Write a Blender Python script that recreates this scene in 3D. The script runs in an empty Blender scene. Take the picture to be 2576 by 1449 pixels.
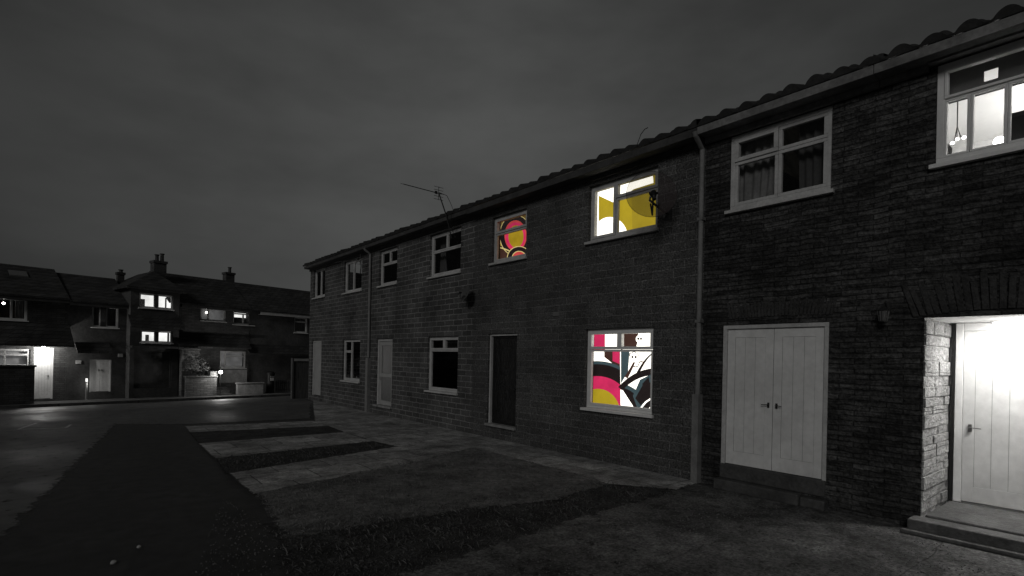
import bpy, bmesh, math, random
from math import sin, cos, pi, radians
from mathutils import Vector, Matrix
random.seed(7)
SC = bpy.context.scene; COL = SC.collection
F = 1350.0; A = radians(39.33); RL = radians(1.2); H = 1.66
PX, PY = 1288.0, 901.0
UP = Vector((0,0,1)); FWD = Vector((sin(A),cos(A),0)); RGT = Vector((cos(A),-sin(A),0))
CR = RGT*cos(RL)+UP*sin(RL); CU = -RGT*sin(RL)+UP*cos(RL)
CAM = Vector((0,0,H))
def ray(px,py): return FWD+CR*((px-PX)/F)+CU*((PY-py)/F)
def gp(px,py,z=0.0):
    d=ray(px,py); t=(z-H)/d.z; return CAM+d*t
class Frame:
    def __init__(s,o,u): s.o=Vector(o); s.u=Vector(u).normalized(); s.n=s.u.cross(UP)
    def p(s,u,z,out=0.0): return s.o+s.u*u+s.n*out+Vector((0,0,z))
    def px(s,px,py,out=0.0):
        d=ray(px,py); t=((s.o+s.n*out-CAM).dot(s.n))/d.dot(s.n); q=CAM+d*t
        return ((q-s.o).dot(s.u), q.z)
    def pt(s,px,py,out=0.0):
        u,z=s.px(px,py,out); return s.p(u,z,out)
    def rect(s,x0,y0,x1,y1,out=0.0):
        a=s.px(x0,y0,out); b=s.px(x1,y1,out); return (a[0],b[0],b[1],a[1])
    def shift(s,out): return Frame(s.o+s.n*out,s.u)
D = gp(1745,1212).x
TF = Frame((D,0,0),(0,-1,0))
RU = Vector((0.974,0.221,0)).normalized(); RN = RU.cross(UP)
RF = Frame(-RN*30.0, RU)
def gz(t): return -0.75*min(1,max(0,(t-17.8)/11.2))

# ---------------------------------------------------------------- mesh builder
WL = {}
def tag(o,label=None,cat=None,group=None,kind=None):
    if label: o['label']=label
    if cat: o['category']=cat
    if group: o['group']=group
    if kind: o['kind']=kind
    return o
def empty(name,loc,label,cat,group=None):
    o=bpy.data.objects.new(name,None); COL.objects.link(o); o.location=loc; o.empty_display_size=.2
    WL[o.name]=Vector(loc); return tag(o,label,cat,group)
class MB:
    def __init__(s): s.v=[]; s.f=[]; s.m=[]
    def poly(s,pts,mi=0):
        b=len(s.v); s.v+= [Vector(p) for p in pts]; s.f.append(list(range(b,b+len(pts)))); s.m.append(mi); return s
    def hexa(s,c,mi=0):
        b=len(s.v); s.v+=[Vector(p) for p in c]
        for q in ((0,1,2,3),(7,6,5,4),(0,4,5,1),(1,5,6,2),(2,6,7,3),(3,7,4,0)):
            s.f.append([b+i for i in q]); s.m.append(mi)
        return s
    def box(s,fr,u0,u1,z0,z1,o0,o1,mi=0):
        return s.hexa([fr.p(u0,z0,o0),fr.p(u1,z0,o0),fr.p(u1,z0,o1),fr.p(u0,z0,o1),
                       fr.p(u0,z1,o0),fr.p(u1,z1,o0),fr.p(u1,z1,o1),fr.p(u0,z1,o1)],mi)
    def prism(s,fr,prof,u0,u1,mi=0):
        n=len(prof); b=len(s.v)
        s.v+=[fr.p(u0,z,o) for o,z in prof]+[fr.p(u1,z,o) for o,z in prof]
        s.f.append([b+i for i in range(n)]); s.m.append(mi); s.f.append([b+n+i for i in reversed(range(n))]); s.m.append(mi)
        for i in range(n):
            j=(i+1)%n; s.f.append([b+i,b+j,b+n+j,b+n+i]); s.m.append(mi)
        return s
    def tube(s,pts,r,seg=8,mi=0,r2=None):
        pts=[Vector(p) for p in pts]; b=len(s.v); n=len(pts)
        for i,p in enumerate(pts):
            d=(pts[min(i+1,n-1)]-pts[max(i-1,0)]).normalized()
            a=d.cross(UP if abs(d.z)<.9 else Vector((1,0,0))).normalized(); c=d.cross(a)
            rr=r if r2 is None else r+(r2-r)*i/(n-1)
            for k in range(seg): s.v.append(p+(a*cos(2*pi*k/seg)+c*sin(2*pi*k/seg))*rr)
        for i in range(n-1):
            for k in range(seg):
                k2=(k+1)%seg; s.f.append([b+i*seg+k,b+i*seg+k2,b+(i+1)*seg+k2,b+(i+1)*seg+k]); s.m.append(mi)
        s.f.append([b+k for k in range(seg)]); s.m.append(mi); s.f.append([b+(n-1)*seg+k for k in reversed(range(seg))]); s.m.append(mi)
        return s
    def lathe(s,c,prof,seg=20,axis=None,mi=0):
        c=Vector(c); ax=Vector(axis).normalized() if axis is not None else UP
        a=ax.cross(Vector((1,0,0)) if abs(ax.x)<.9 else UP).normalized(); d=ax.cross(a); b=len(s.v)
        for r,h in prof:
            for k in range(seg): s.v.append(c+ax*h+(a*cos(2*pi*k/seg)+d*sin(2*pi*k/seg))*max(r,1e-4))
        for i in range(len(prof)-1):
            for k in range(seg):
                k2=(k+1)%seg; s.f.append([b+i*seg+k,b+i*seg+k2,b+(i+1)*seg+k2,b+(i+1)*seg+k]); s.m.append(mi)
        return s
    def ball(s,c,r,mi=0,seg=14,rings=9):
        return s.lathe(c,[(r*sin(pi*i/rings),-r*cos(pi*i/rings)) for i in range(rings+1)],seg,None,mi)
    def build(s,name,mats,parent=None,smooth=False,bevel=0,loc=None,recalc=True):
        if not isinstance(mats,(list,tuple)): mats=[mats]
        if parent is not None: base=WL[parent.name]
        elif loc is not None: base=Vector(loc)
        else: base=Vector((sum(v.x for v in s.v)/len(s.v),sum(v.y for v in s.v)/len(s.v),min(v.z for v in s.v)))
        me=bpy.data.meshes.new(name); me.from_pydata([tuple(v-base) for v in s.v],[],s.f)
        for m in mats: me.materials.append(m)
        for p,mi in zip(me.polygons,s.m): p.material_index=mi; p.use_smooth=smooth
        if recalc:
            bm=bmesh.new(); bm.from_mesh(me); bmesh.ops.recalc_face_normals(bm,faces=bm.faces); bm.to_mesh(me); bm.free()
        o=bpy.data.objects.new(name,me); COL.objects.link(o)
        if parent is not None: o.parent=parent
        else: o.location=base
        WL[o.name]=base
        if bevel:
            b=o.modifiers.new('bevel','BEVEL'); b.width=bevel; b.segments=2; b.limit_method='ANGLE'
        return o

# ---------------------------------------------------------------- materials
def newmat(name):
    m=bpy.data.materials.new(name); m.use_nodes=True; nt=m.node_tree
    b=nt.nodes['Principled BSDF']; return m,nt,b
def L(nt,a,b): nt.links.new(a,b)
def N(nt,t,**k):
    n=nt.nodes.new(t)
    for a,v in k.items(): setattr(n,a,v)
    return n
def g(v): return (v,v*1.0,v*0.99,1)
def rgb(c): return (c[0],c[1],c[2],1) if not isinstance(c,(int,float)) else g(c)
def noise(nt,vec,scale,detail=5,rough=.6):
    n=N(nt,'ShaderNodeTexNoise'); n.inputs['Scale'].default_value=scale; n.inputs['Detail'].default_value=detail; n.inputs['Roughness'].default_value=rough
    if vec is not None: L(nt,vec,n.inputs['Vector'])
    return n
def mrange(nt,val,a,b,lo=.3,hi=.7):
    m=N(nt,'ShaderNodeMapRange'); m.inputs[1].default_value=lo; m.inputs[2].default_value=hi; m.inputs[3].default_value=a; m.inputs[4].default_value=b
    L(nt,val,m.inputs[0]); return m.outputs[0]
def vmul(nt,col,fac):
    v=N(nt,'ShaderNodeVectorMath',operation='SCALE'); L(nt,col,v.inputs[0]); L(nt,fac,v.inputs[3]); return v.outputs[0]
def softedge(m,nt,b,pos):
    # worn, crumbling border: the mesh attribute "edge" runs 0..1 inwards and is broken up by noise
    out=nt.nodes['Material Output']; at=N(nt,'ShaderNodeAttribute',attribute_name='edge')
    n=noise(nt,pos,7,6,.7); s=N(nt,'ShaderNodeMath',operation='ADD'); L(nt,at.outputs['Fac'],s.inputs[0]); L(nt,mrange(nt,n.outputs[0],-.55,.55),s.inputs[1])
    f=mrange(nt,s.outputs[0],0,1,.25,.75); t=N(nt,'ShaderNodeBsdfTransparent'); mx=N(nt,'ShaderNodeMixShader')
    L(nt,f,mx.inputs[0]); L(nt,t.outputs[0],mx.inputs[1]); L(nt,b.outputs[0],mx.inputs[2]); L(nt,mx.outputs[0],out.inputs[0])
def simple(name,col,rough=.7,var=.25,scale=6,bump=.15,bscale=60,metal=0,spec=.3,bdist=.01,stretch=None,rvar=0,soft=False):
    m,nt,b=newmat(name); geo=N(nt,'ShaderNodeNewGeometry'); pos=geo.outputs['Position']
    if stretch:
        mp=N(nt,'ShaderNodeVectorMath',operation='MULTIPLY'); L(nt,pos,mp.inputs[0]); mp.inputs[1].default_value=stretch; pos=mp.outputs[0]
    n=noise(nt,pos,scale); n2=noise(nt,pos,scale*7)
    c=N(nt,'ShaderNodeRGB'); c.outputs[0].default_value=rgb(col)
    f=mrange(nt,n.outputs[0],1-var,1+var); f2=mrange(nt,n2.outputs[0],1-var*.7,1+var*.7)
    L(nt,vmul(nt,vmul(nt,c.outputs[0],f),f2),b.inputs['Base Color'])
    b.inputs['Roughness'].default_value=rough; b.inputs['Metallic'].default_value=metal; b.inputs['Specular IOR Level'].default_value=spec
    if rvar: L(nt,mrange(nt,n.outputs[0],rough-rvar,rough+rvar),b.inputs['Roughness'])
    if bump:
        n3=noise(nt,pos,bscale,3); bp=N(nt,'ShaderNodeBump'); bp.inputs['Strength'].default_value=bump; bp.inputs['Distance'].default_value=bdist
        L(nt,n3.outputs[0],bp.inputs['Height']); L(nt,bp.outputs[0],b.inputs['Normal'])
    if soft: softedge(m,nt,b,pos)
    return m
def wallvec(nt,distort=0,dscale=3.0,ground=False,scale=(1,1,1)):
    geo=N(nt,'ShaderNodeNewGeometry'); pos=geo.outputs['Position']
    sp=N(nt,'ShaderNodeSeparateXYZ'); L(nt,pos,sp.inputs[0])
    cb=N(nt,'ShaderNodeCombineXYZ')
    if ground: L(nt,sp.outputs[0],cb.inputs[0]); L(nt,sp.outputs[1],cb.inputs[1])
    else:
        s=N(nt,'ShaderNodeMath',operation='SUBTRACT'); L(nt,sp.outputs[0],s.inputs[0]); L(nt,sp.outputs[1],s.inputs[1])
        L(nt,s.outputs[0],cb.inputs[0]); L(nt,sp.outputs[2],cb.inputs[1])
    vec=cb.outputs[0]
    if distort:
        n=noise(nt,pos,dscale,3); sb=N(nt,'ShaderNodeVectorMath',operation='SUBTRACT'); L(nt,n.outputs['Color'],sb.inputs[0]); sb.inputs[1].default_value=(.5,.5,.5)
        sc=N(nt,'ShaderNodeVectorMath',operation='MULTIPLY'); L(nt,sb.outputs[0],sc.inputs[0]); sc.inputs[1].default_value=(distort,distort,0)
        ad=N(nt,'ShaderNodeVectorMath',operation='ADD'); L(nt,vec,ad.inputs[0]); L(nt,sc.outputs[0],ad.inputs[1]); vec=ad.outputs[0]
    return pos,vec
def masonry(name,c1,c2,cm,bw,bh,ms=.012,distort=0.0,dscale=3.0,bump=.5,bdist=.012,var=.35,rough=.85,ground=False,offset=.5,nscale=1.2,fine=45,fineamt=.35,spec=.25,streak=None,soft=False,blotch=0):
    m,nt,b=newmat(name); pos,vec=wallvec(nt,distort,dscale,ground)
    br=N(nt,'ShaderNodeTexBrick'); L(nt,vec,br.inputs['Vector'])
    br.inputs['Color1'].default_value=g(c1); br.inputs['Color2'].default_value=g(c2); br.inputs['Mortar'].default_value=g(cm)
    br.inputs['Scale'].default_value=1; br.inputs['Brick Width'].default_value=bw; br.inputs['Row Height'].default_value=bh
    br.inputs['Mortar Size'].default_value=ms; br.inputs['Mortar Smooth'].default_value=.4; br.offset=offset
    n=noise(nt,pos,nscale); n2=noise(nt,pos,fine,4)
    col=vmul(nt,vmul(nt,br.outputs['Color'],mrange(nt,n.outputs[0],1-var,1+var)),mrange(nt,n2.outputs[0],1-fineamt,1+fineamt))
    if blotch:
        n6=noise(nt,pos,4.5,6,.7); col=vmul(nt,col,mrange(nt,n6.outputs[0],1-blotch,1+blotch,.35,.65))
    hgt=n2.outputs[0]
    if streak:
        sv=N(nt,'ShaderNodeVectorMath',operation='MULTIPLY'); L(nt,vec,sv.inputs[0]); sv.inputs[1].default_value=(streak[0],streak[1],1)
        n5=noise(nt,sv.outputs[0],1,4,.65); col=vmul(nt,col,mrange(nt,n5.outputs[0],1-streak[2],1+streak[2]))
        ah=N(nt,'ShaderNodeMath',operation='MULTIPLY_ADD'); L(nt,n5.outputs[0],ah.inputs[0]); ah.inputs[1].default_value=1.6; L(nt,n2.outputs[0],ah.inputs[2]); hgt=ah.outputs[0]
    L(nt,col,b.inputs['Base Color']); b.inputs['Roughness'].default_value=rough; b.inputs['Specular IOR Level'].default_value=spec
    h=N(nt,'ShaderNodeMath',operation='MULTIPLY_ADD'); L(nt,br.outputs['Fac'],h.inputs[0]); h.inputs[1].default_value=-1.0
    L(nt,hgt,h.inputs[2])
    bp=N(nt,'ShaderNodeBump'); bp.inputs['Strength'].default_value=bump; bp.inputs['Distance'].default_value=bdist
    L(nt,h.outputs[0],bp.inputs['Height']); L(nt,bp.outputs[0],b.inputs['Normal'])
    if soft: softedge(m,nt,b,pos)
    return m
def emis(name,col,strength=1.0,var=.08,scale=5):
    m,nt,b=newmat(name); geo=N(nt,'ShaderNodeNewGeometry'); n=noise(nt,geo.outputs['Position'],scale)
    c=N(nt,'ShaderNodeRGB'); c.outputs[0].default_value=rgb(col)
    cc=vmul(nt,c.outputs[0],mrange(nt,n.outputs[0],1-var,1+var))
    b.inputs['Base Color'].default_value=(col[0]*.5,col[1]*.5,col[2]*.5,1) if not isinstance(col,(int,float)) else g(col*.5)
    L(nt,cc,b.inputs['Emission Color']); b.inputs['Emission Strength'].default_value=strength; b.inputs['Roughness'].default_value=.8
    return m
def glassmat(name,refl=.09,tint=.93):
    m,nt,b=newmat(name); nt.nodes.remove(b); out=nt.nodes['Material Output']
    t=N(nt,'ShaderNodeBsdfTransparent'); t.inputs[0].default_value=(tint,tint,tint,1)
    gl=N(nt,'ShaderNodeBsdfGlossy'); gl.inputs['Roughness'].default_value=.05; gl.inputs[0].default_value=(.9,.9,.9,1)
    lw=N(nt,'ShaderNodeLayerWeight'); lw.inputs[0].default_value=.25
    fm=mrange(nt,lw.outputs['Fresnel'],refl*.6,refl*4,0,1)
    mx=N(nt,'ShaderNodeMixShader'); L(nt,fm,mx.inputs[0]); L(nt,t.outputs[0],mx.inputs[1]); L(nt,gl.outputs[0],mx.inputs[2]); L(nt,mx.outputs[0],out.inputs[0])
    return m
def meshdish(name):
    m,nt,b=newmat(name); out=nt.nodes['Material Output']
    b.inputs['Base Color'].default_value=(.05,.04,.04,1); b.inputs['Roughness'].default_value=.6; b.inputs['Specular IOR Level'].default_value=.1
    t=N(nt,'ShaderNodeBsdfTransparent'); tc=N(nt,'ShaderNodeTexCoord')
    wv=N(nt,'ShaderNodeTexWave'); wv.inputs['Scale'].default_value=26; wv.bands_direction='Z'; L(nt,tc.outputs['Object'],wv.inputs['Vector'])
    f=mrange(nt,wv.outputs[0],.40,.66,0,1)
    mx=N(nt,'ShaderNodeMixShader'); L(nt,f,mx.inputs[0]); L(nt,t.outputs[0],mx.inputs[1]); L(nt,b.outputs[0],mx.inputs[2]); L(nt,mx.outputs[0],out.inputs[0])
    return m

M={}
M['brick']=masonry('grey_block_brick',.048,.080,.19,.36,.125,.012,.022,4,1.0,.016,.45,fine=38,fineamt=.6)
M['brick2']=masonry('grey_brick_pale_joint',.050,.085,.20,.36,.125,.012,.022,4,1.0,.016,.45,fine=38,fineamt=.6)
M['render']=masonry('pebbledash_render',.056,.082,.135,.36,.125,.010,.03,4,1.0,.024,.4,fine=44,fineamt=.9,nscale=.9)
M['rubble']=masonry('thin_coursed_slate',.024,.058,.020,.30,.058,.007,.055,3.0,1.0,.024,.6,fine=30,fineamt=.65,nscale=1.3,streak=(3.2,17,.7))
M['rubble_big']=masonry('dressed_stone',.18,.30,.07,.6,.4,.004,.05,3,1.0,.025,.3,fine=28,fineamt=.45,streak=(4,12,.3))
M['voussoir']=simple('arch_stone',.036,.85,.5,5,.8,40,bdist=.02)
M['white']=simple('white_paint',.66,.45,.08,3,.05,80,spec=.4)
M['white_old']=simple('weathered_white_paint',.42,.55,.18,4,.12,60)
M['whitedoor']=simple('white_door_paint',.60,.5,.12,1.8,.06,50,spec=.35)
M['greydoor']=simple('pale_grey_door',.30,.5,.12,3,.05)
M['groove']=simple('shadow_gap',.14,.9,.1)
M['fascia_d']=simple('dark_fascia',.05,.7,.35,3,.2)
M['fascia_l']=simple('grey_fascia',.16,.6,.4,2.5,.15)
M['tile']=simple('roof_tile_dark',.022,.85,.4,4,.4,50)
M['pipe']=simple('grey_downpipe',.17,.5,.25,6,.05)
M['glass']=glassmat('window_glass')
M['darkdoor']=simple('dark_rippled_glass',.010,.42,.7,9,1.0,26,spec=.35,bdist=.04,stretch=(1,1,.3))
M['sillgrey']=simple('worn_threshold',.22,.6,.3,6,.1)
M['frost']=simple('frosted_glass',.11,.3,.2,10,.3,60,spec=.5)
M['metal']=simple('dark_metal',.05,.4,.2,20,.05,metal=.6,spec=.5)
M['steel']=simple('brushed_steel',.35,.3,.1,20,.0,metal=1)
M['dish']=simple('grey_dish_paint',.07,.5,.2,8,.05)
M['mesh']=meshdish('fine_wire_mesh')
M['black']=simple('black_plastic',.012,.5,.2)
M['curtain']=simple('grey_curtain',.17,.9,.25,4,.1,90)
M['curtain_d']=simple('dark_grey_curtain',.06,.9,.2,4,.1,90)
M['roomw']=simple('white_room_plaster',.8,.9,.04,1.5,.03)
M['ground']=simple('dark_tarmac',.028,.75,.55,.8,.8,140,bdist=.008,rvar=.12)
M['road']=simple('worn_asphalt',.062,.6,.55,.5,.7,130,bdist=.008,rvar=.2,spec=.4,soft=True)
M['roadf']=simple('far_asphalt',.058,.55,.5,.5,.7,130,bdist=.008,rvar=.2,spec=.5)
M['slab']=masonry('paving_slab',.19,.29,.07,.75,.6,.010,.014,3,.7,.012,.5,ground=True,nscale=1.4,fine=45,fineamt=.45,soft=True,blotch=.4)
M['conc']=masonry('patched_concrete',.062,.085,.040,1.9,1.3,.007,.18,1.5,.8,.014,.75,ground=True,nscale=.8,fine=36,fineamt=.6,soft=True,blotch=.6)
M['pave']=masonry('far_paving',.06,.085,.03,.75,.6,.010,.02,1.5,.8,.014,.6,ground=True)
M['lawn']=simple('worn_turf',.125,.95,.65,1.7,1.0,45,bdist=.03,soft=True)
M['soil']=simple('dark_soil',.030,.95,.75,3,1.0,30,bdist=.05,soft=True)
M['grass']=simple('grass_blade',.12,.8,.5,4,0)
M['drygrass']=simple('dry_grass_blade',.07,.8,.6,4,0)
M['step']=simple('dark_stone_step',.055,.75,.4,3,.6,40,bdist=.014)
M['porchstep']=simple('grey_stone_step',.075,.7,.45,3,.7,36,bdist=.016)
M['mark']=simple('worn_road_paint',.34,.7,.5,9,.1)
M['cot']=masonry('cottage_brick',.05,.08,.04,.24,.085,.01,.01,4,.5,.01,.4)
M['cotr']=simple('cottage_render',.06,.85,.35,1.5,.3,50)
M['ctile']=masonry('cottage_slate',.032,.055,.018,.24,.16,.012,.01,4,.8,.02,.4)
M['lowwall']=masonry('garden_brick',.09,.15,.06,.24,.085,.01,.012,4,.6,.01,.35)
M['paleledge']=simple('pale_rendered_wall',.24,.8,.3,3,.3)
M['leaf']=simple('shrub_leaf',.12,.7,.5,6,0)
M['litter']=simple('fallen_leaf',.10,.8,.5,20,0)
M['grit']=simple('loose_gravel',.10,.9,.5,20,0)
M['wood']=simple('weathered_wood',.09,.8,.4,3,.4,40,stretch=(6,6,.6))
M['blindgrey']=simple('grey_roller_blind',.16,.8,.1,3,.1)
M['bulb']=emis('lamp_glass',(1,.98,.95),14.0,.0)
M['bulbsoft']=emis('soft_lamp_glass',(1,.98,.95),1.0,.0)
M['lit']=emis('lit_blind',(.9,.9,.88),1.15,.3,1.3)
M['dimlit']=emis('dim_lit_blind',(.3,.3,.3),.22,.6,2.2)
M['stone']=simple('pebble',.3,.8,.3)
M['mw']=emis('mural_white',(1.0,.96,.86),2.2,.04)  # white glows stronger, to spill light onto the path
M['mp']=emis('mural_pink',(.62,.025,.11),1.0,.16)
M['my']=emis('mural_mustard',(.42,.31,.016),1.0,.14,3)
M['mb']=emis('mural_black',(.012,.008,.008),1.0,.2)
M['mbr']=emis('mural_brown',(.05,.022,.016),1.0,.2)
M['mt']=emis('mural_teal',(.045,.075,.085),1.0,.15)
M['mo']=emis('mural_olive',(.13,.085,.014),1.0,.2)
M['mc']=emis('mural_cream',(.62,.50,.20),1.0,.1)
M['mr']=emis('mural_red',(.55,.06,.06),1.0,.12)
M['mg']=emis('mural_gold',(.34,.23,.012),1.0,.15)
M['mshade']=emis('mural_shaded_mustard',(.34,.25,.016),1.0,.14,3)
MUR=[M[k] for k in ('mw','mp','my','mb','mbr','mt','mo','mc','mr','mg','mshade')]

# ---------------------------------------------------------------- part builders
def wall(fr,house,u0,u1,z0,z1,ops,mat,depth=7.0,name='wall'):
    us=sorted(set([u0,u1]+[r[0] for r,_ in ops]+[r[1] for r,_ in ops])); zs=sorted(set([z0,z1]+[r[2] for r,_ in ops]+[r[3] for r,_ in ops]))
    mb=MB()
    for i in range(len(us)-1):
        for j in range(len(zs)-1):
            cu,cz=(us[i]+us[i+1])/2,(zs[j]+zs[j+1])/2
            if any(r[0]<cu<r[1] and r[2]<cz<r[3] for r,_ in ops): continue
            mb.poly([fr.p(us[i],zs[j]),fr.p(us[i+1],zs[j]),fr.p(us[i+1],zs[j+1]),fr.p(us[i],zs[j+1])])
    for r,d in ops:
        a,b,c,e=r
        mb.poly([fr.p(a,c),fr.p(a,e),fr.p(a,e,-d),fr.p(a,c,-d)]); mb.poly([fr.p(b,c),fr.p(b,e),fr.p(b,e,-d),fr.p(b,c,-d)])
        mb.poly([fr.p(a,e),fr.p(b,e),fr.p(b,e,-d),fr.p(a,e,-d)]); mb.poly([fr.p(a,c),fr.p(b,c),fr.p(b,c,-d),fr.p(a,c,-d)])
    e=.003
    mb.poly([fr.p(u0+e,z0),fr.p(u0+e,z1),fr.p(u0+e,z1,-depth),fr.p(u0+e,z0,-depth)])
    mb.poly([fr.p(u1-e,z0),fr.p(u1-e,z1),fr.p(u1-e,z1,-depth),fr.p(u1-e,z0,-depth)])
    mb.poly([fr.p(u0+e,z0,-depth),fr.p(u1-e,z0,-depth),fr.p(u1-e,z1,-depth),fr.p(u0+e,z1,-depth)])
    return mb,name,mat,house
def finish(w): 
    mb,name,mat,house=w; return mb.build(name,mat,house)
def ring(mb,fr,u0,u1,z0,z1,t,o0,o1,mi=0):
    mb.box(fr,u0,u1,z0,z0+t,o0,o1,mi); mb.box(fr,u0,u1,z1-t,z1,o0,o1,mi)
    mb.box(fr,u0,u0+t,z0+t,z1-t,o0,o1,mi); mb.box(fr,u1-t,u1,z0+t,z1-t,o0,o1,mi)
def window(fr,house,r,cells,mat='white',rec=.06,ft=.045,st=.035,sill=.05,proud=(),label=None):
    u0,u1,z0,z1=r; mb=MB(); g0=.002
    zb=z0+sill if sill else z0+g0
    ring(mb,fr,u0+g0,u1-g0,zb,z1-g0,ft,-rec-.07,-rec)
    iu0,iu1,iz0,iz1=u0+ft,u1-ft,zb+ft,z1-ft; panes=MB()
    for k,(a,b,c,d) in enumerate(cells):
        a,b=iu0+(iu1-iu0)*a,iu0+(iu1-iu0)*b; c,d=iz0+(iz1-iz0)*c,iz0+(iz1-iz0)*d
        pr=.012 if k in proud else -.006
        s=st*1.25 if k in proud else st
        ring(mb,fr,a+.002,b-.002,c+.002,d-.002,s,-rec-.055,-rec+pr)
        panes.poly([fr.p(a+s-.004,c+s-.004,-rec-.03),fr.p(b-s+.004,c+s-.004,-rec-.03),fr.p(b-s+.004,d-s+.004,-rec-.03),fr.p(a+s-.004,d-s+.004,-rec-.03)])
    w=mb.build('window',M[mat],house,bevel=.004)
    if label: w['label']=label
    panes.build('pane',M['glass'],w)
    if sill:
        sb=MB(); sb.box(fr,u0+g0,u1-g0,z0+.002,zb-.002,-rec-.07,.002); sb.box(fr,u0-.04,u1+.04,z0+.003,zb-.003,.004,.055)
        sb.build('sill',M[mat],w,bevel=.005)
    return w
def curtain(fr,house,u0,u1,u2,z0,z1,out,folds=7,mat='curtain'):
    mb=MB(); n=folds*6; m=6
    for j in range(m+1):
        f=j/m; ub=u1+(u2-u1)*(1-f)**1.4
        for i in range(n+1):
            x=i/n; mb.v.append(fr.p(u0+(ub-u0)*x,z0+(z1-z0)*f,out+.02*sin(x*folds*2*pi+.7*sin(x*9))+.008*sin(x*17+j)))
    for j in range(m):
        for i in range(n):
            a=j*(n+1)+i; mb.f.append([a,a+1,a+n+2,a+n+1]); mb.m.append(0)
    return mb.build('curtain',M[mat],house,smooth=True)
def room(fr,house,u0,u1,z0,z1,o0,o1,mats):
    mb=MB()
    mb.poly([fr.p(u0,z0,o1),fr.p(u1,z0,o1),fr.p(u1,z1,o1),fr.p(u0,z1,o1)],0)
    mb.poly([fr.p(u0,z0,o0),fr.p(u0,z0,o1),fr.p(u0,z1,o1),fr.p(u0,z1,o0)],1); mb.poly([fr.p(u1,z0,o0),fr.p(u1,z0,o1),fr.p(u1,z1,o1),fr.p(u1,z1,o0)],1)
    mb.poly([fr.p(u0,z1,o0),fr.p(u1,z1,o0),fr.p(u1,z1,o1),fr.p(u0,z1,o1)],2); mb.poly([fr.p(u0,z0,o0),fr.p(u1,z0,o0),fr.p(u1,z0,o1),fr.p(u0,z0,o1)],1)
    return mb.build('room',mats,house,recalc=False)
def handle(fr,parent,u,z,out,dirn=1,mat='steel',k=1.0):
    mb=MB(); mb.box(fr,u-.016*k,u+.016*k,z-.05*k,z+.035*k,out+.001,out+.010); mb.tube([fr.p(u,z,out+.008),fr.p(u,z,out+.05*k)],.007*k)
    mb.tube([fr.p(u,z,out+.05*k),fr.p(u+.10*k*dirn,z-.004,out+.05*k)],.007*k)
    return mb.build('handle',M[mat],parent)
def door_frame(fr,house,r,t,o0,o1,mat,name='door_frame'):
    u0,u1,z0,z1=r; mb=MB(); g0=.003
    mb.box(fr,u0+g0,u0+t,z0,z1-t,o0,o1); mb.box(fr,u1-t,u1-g0,z0,z1-t,o0,o1); mb.box(fr,u0+g0,u1-g0,z1-t,z1-g0,o0,o1)
    return mb.build(name,M[mat],house,bevel=.004)
def plank_leaf(fr,house,u0,u1,z0,z1,out,n,mat,name='door',stiles=True):
    mb=MB(); 
    mb.box(fr,u0,u1,z0,z1,out-.045,out-.008,1)
    gap=.003; st=.10 if stiles else 0
    if st:
        mb.box(fr,u0,u0+st,z0,z1,out-.006,out+.002); mb.box(fr,u1-st,u1,z0,z1,out-.006,out+.002)
        mb.box(fr,u0+st+.001,u1-st-.001,z1-st*1.1,z1,out-.006,out+.002); mb.box(fr,u0+st+.001,u1-st-.001,z0,z0+st*1.7,out-.006,out+.002)
    a=u0+st; w=(u1-u0-2*st)/n
    zz0=z0+(st*1.7+.002 if st else 0); zz1=z1-(st*1.1+.002 if st else 0)
    for i in range(n): mb.box(fr,a+i*w+gap,a+(i+1)*w-(gap if i==n-1 else 0),zz0,zz1,out-.007,out-.002)
    return mb.build(name,[M[mat],M['groove']],house,bevel=.002)
def tile_roof(fr,house,u0,u1,ze,over,back,pitch,tile=.28,bump=.085,mat='tile'):
    mb=MB(); n=max(4,int((u1-u0)/tile*14)); t=math.tan(radians(pitch)); hs={}
    def hfun(u,k):
        i=math.floor(u/tile); 
        if (i,k) not in hs: hs[(i,k)]=(random.uniform(.8,1.15),random.uniform(-.008,.010))
        ph=u/tile-i; return bump*hs[(i,k)][0]*max(0,(sin(pi*ph)-.35)/.65)**.8+hs[(i,k)][1]
    def row(o,z,k):
        for i in range(n+1):
            u=u0+(u1-u0)*i/n; h=hfun(u,k) if k>=0 else -.016
            mb.v.append(fr.p(u,z+h,o))
    rows=[(over-.01,ze,-1),(over,ze,0)]
    for c in range(1,9):
        o=over-c*.32; z=ze+c*.32*t; rows+=[(o+.004,z-.012,c-1),(o,z+.012,c)]
    o=-back; rows+=[(o,ze+(back+over)*t,9),(-back*2-over,ze,-1)]
    for r in rows: row(*r)
    for j in range(len(rows)-1):
        for i in range(n):
            a=j*(n+1)+i; mb.f.append([a,a+1,a+n+2,a+n+1]); mb.m.append(0)
    return mb.build('roof',M[mat],house,smooth=False)
def fasc(fr,roof,u0,u1,z0,z1,o0,o1,mat):
    mb=MB(); mb.box(fr,u0,u1,z0,z1,o0,o1); mb.box(fr,u0,u1,z0+.002,z0+.02,.004,o0-.001)
    return mb.build('fascia',M[mat],roof,bevel=.004)

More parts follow.
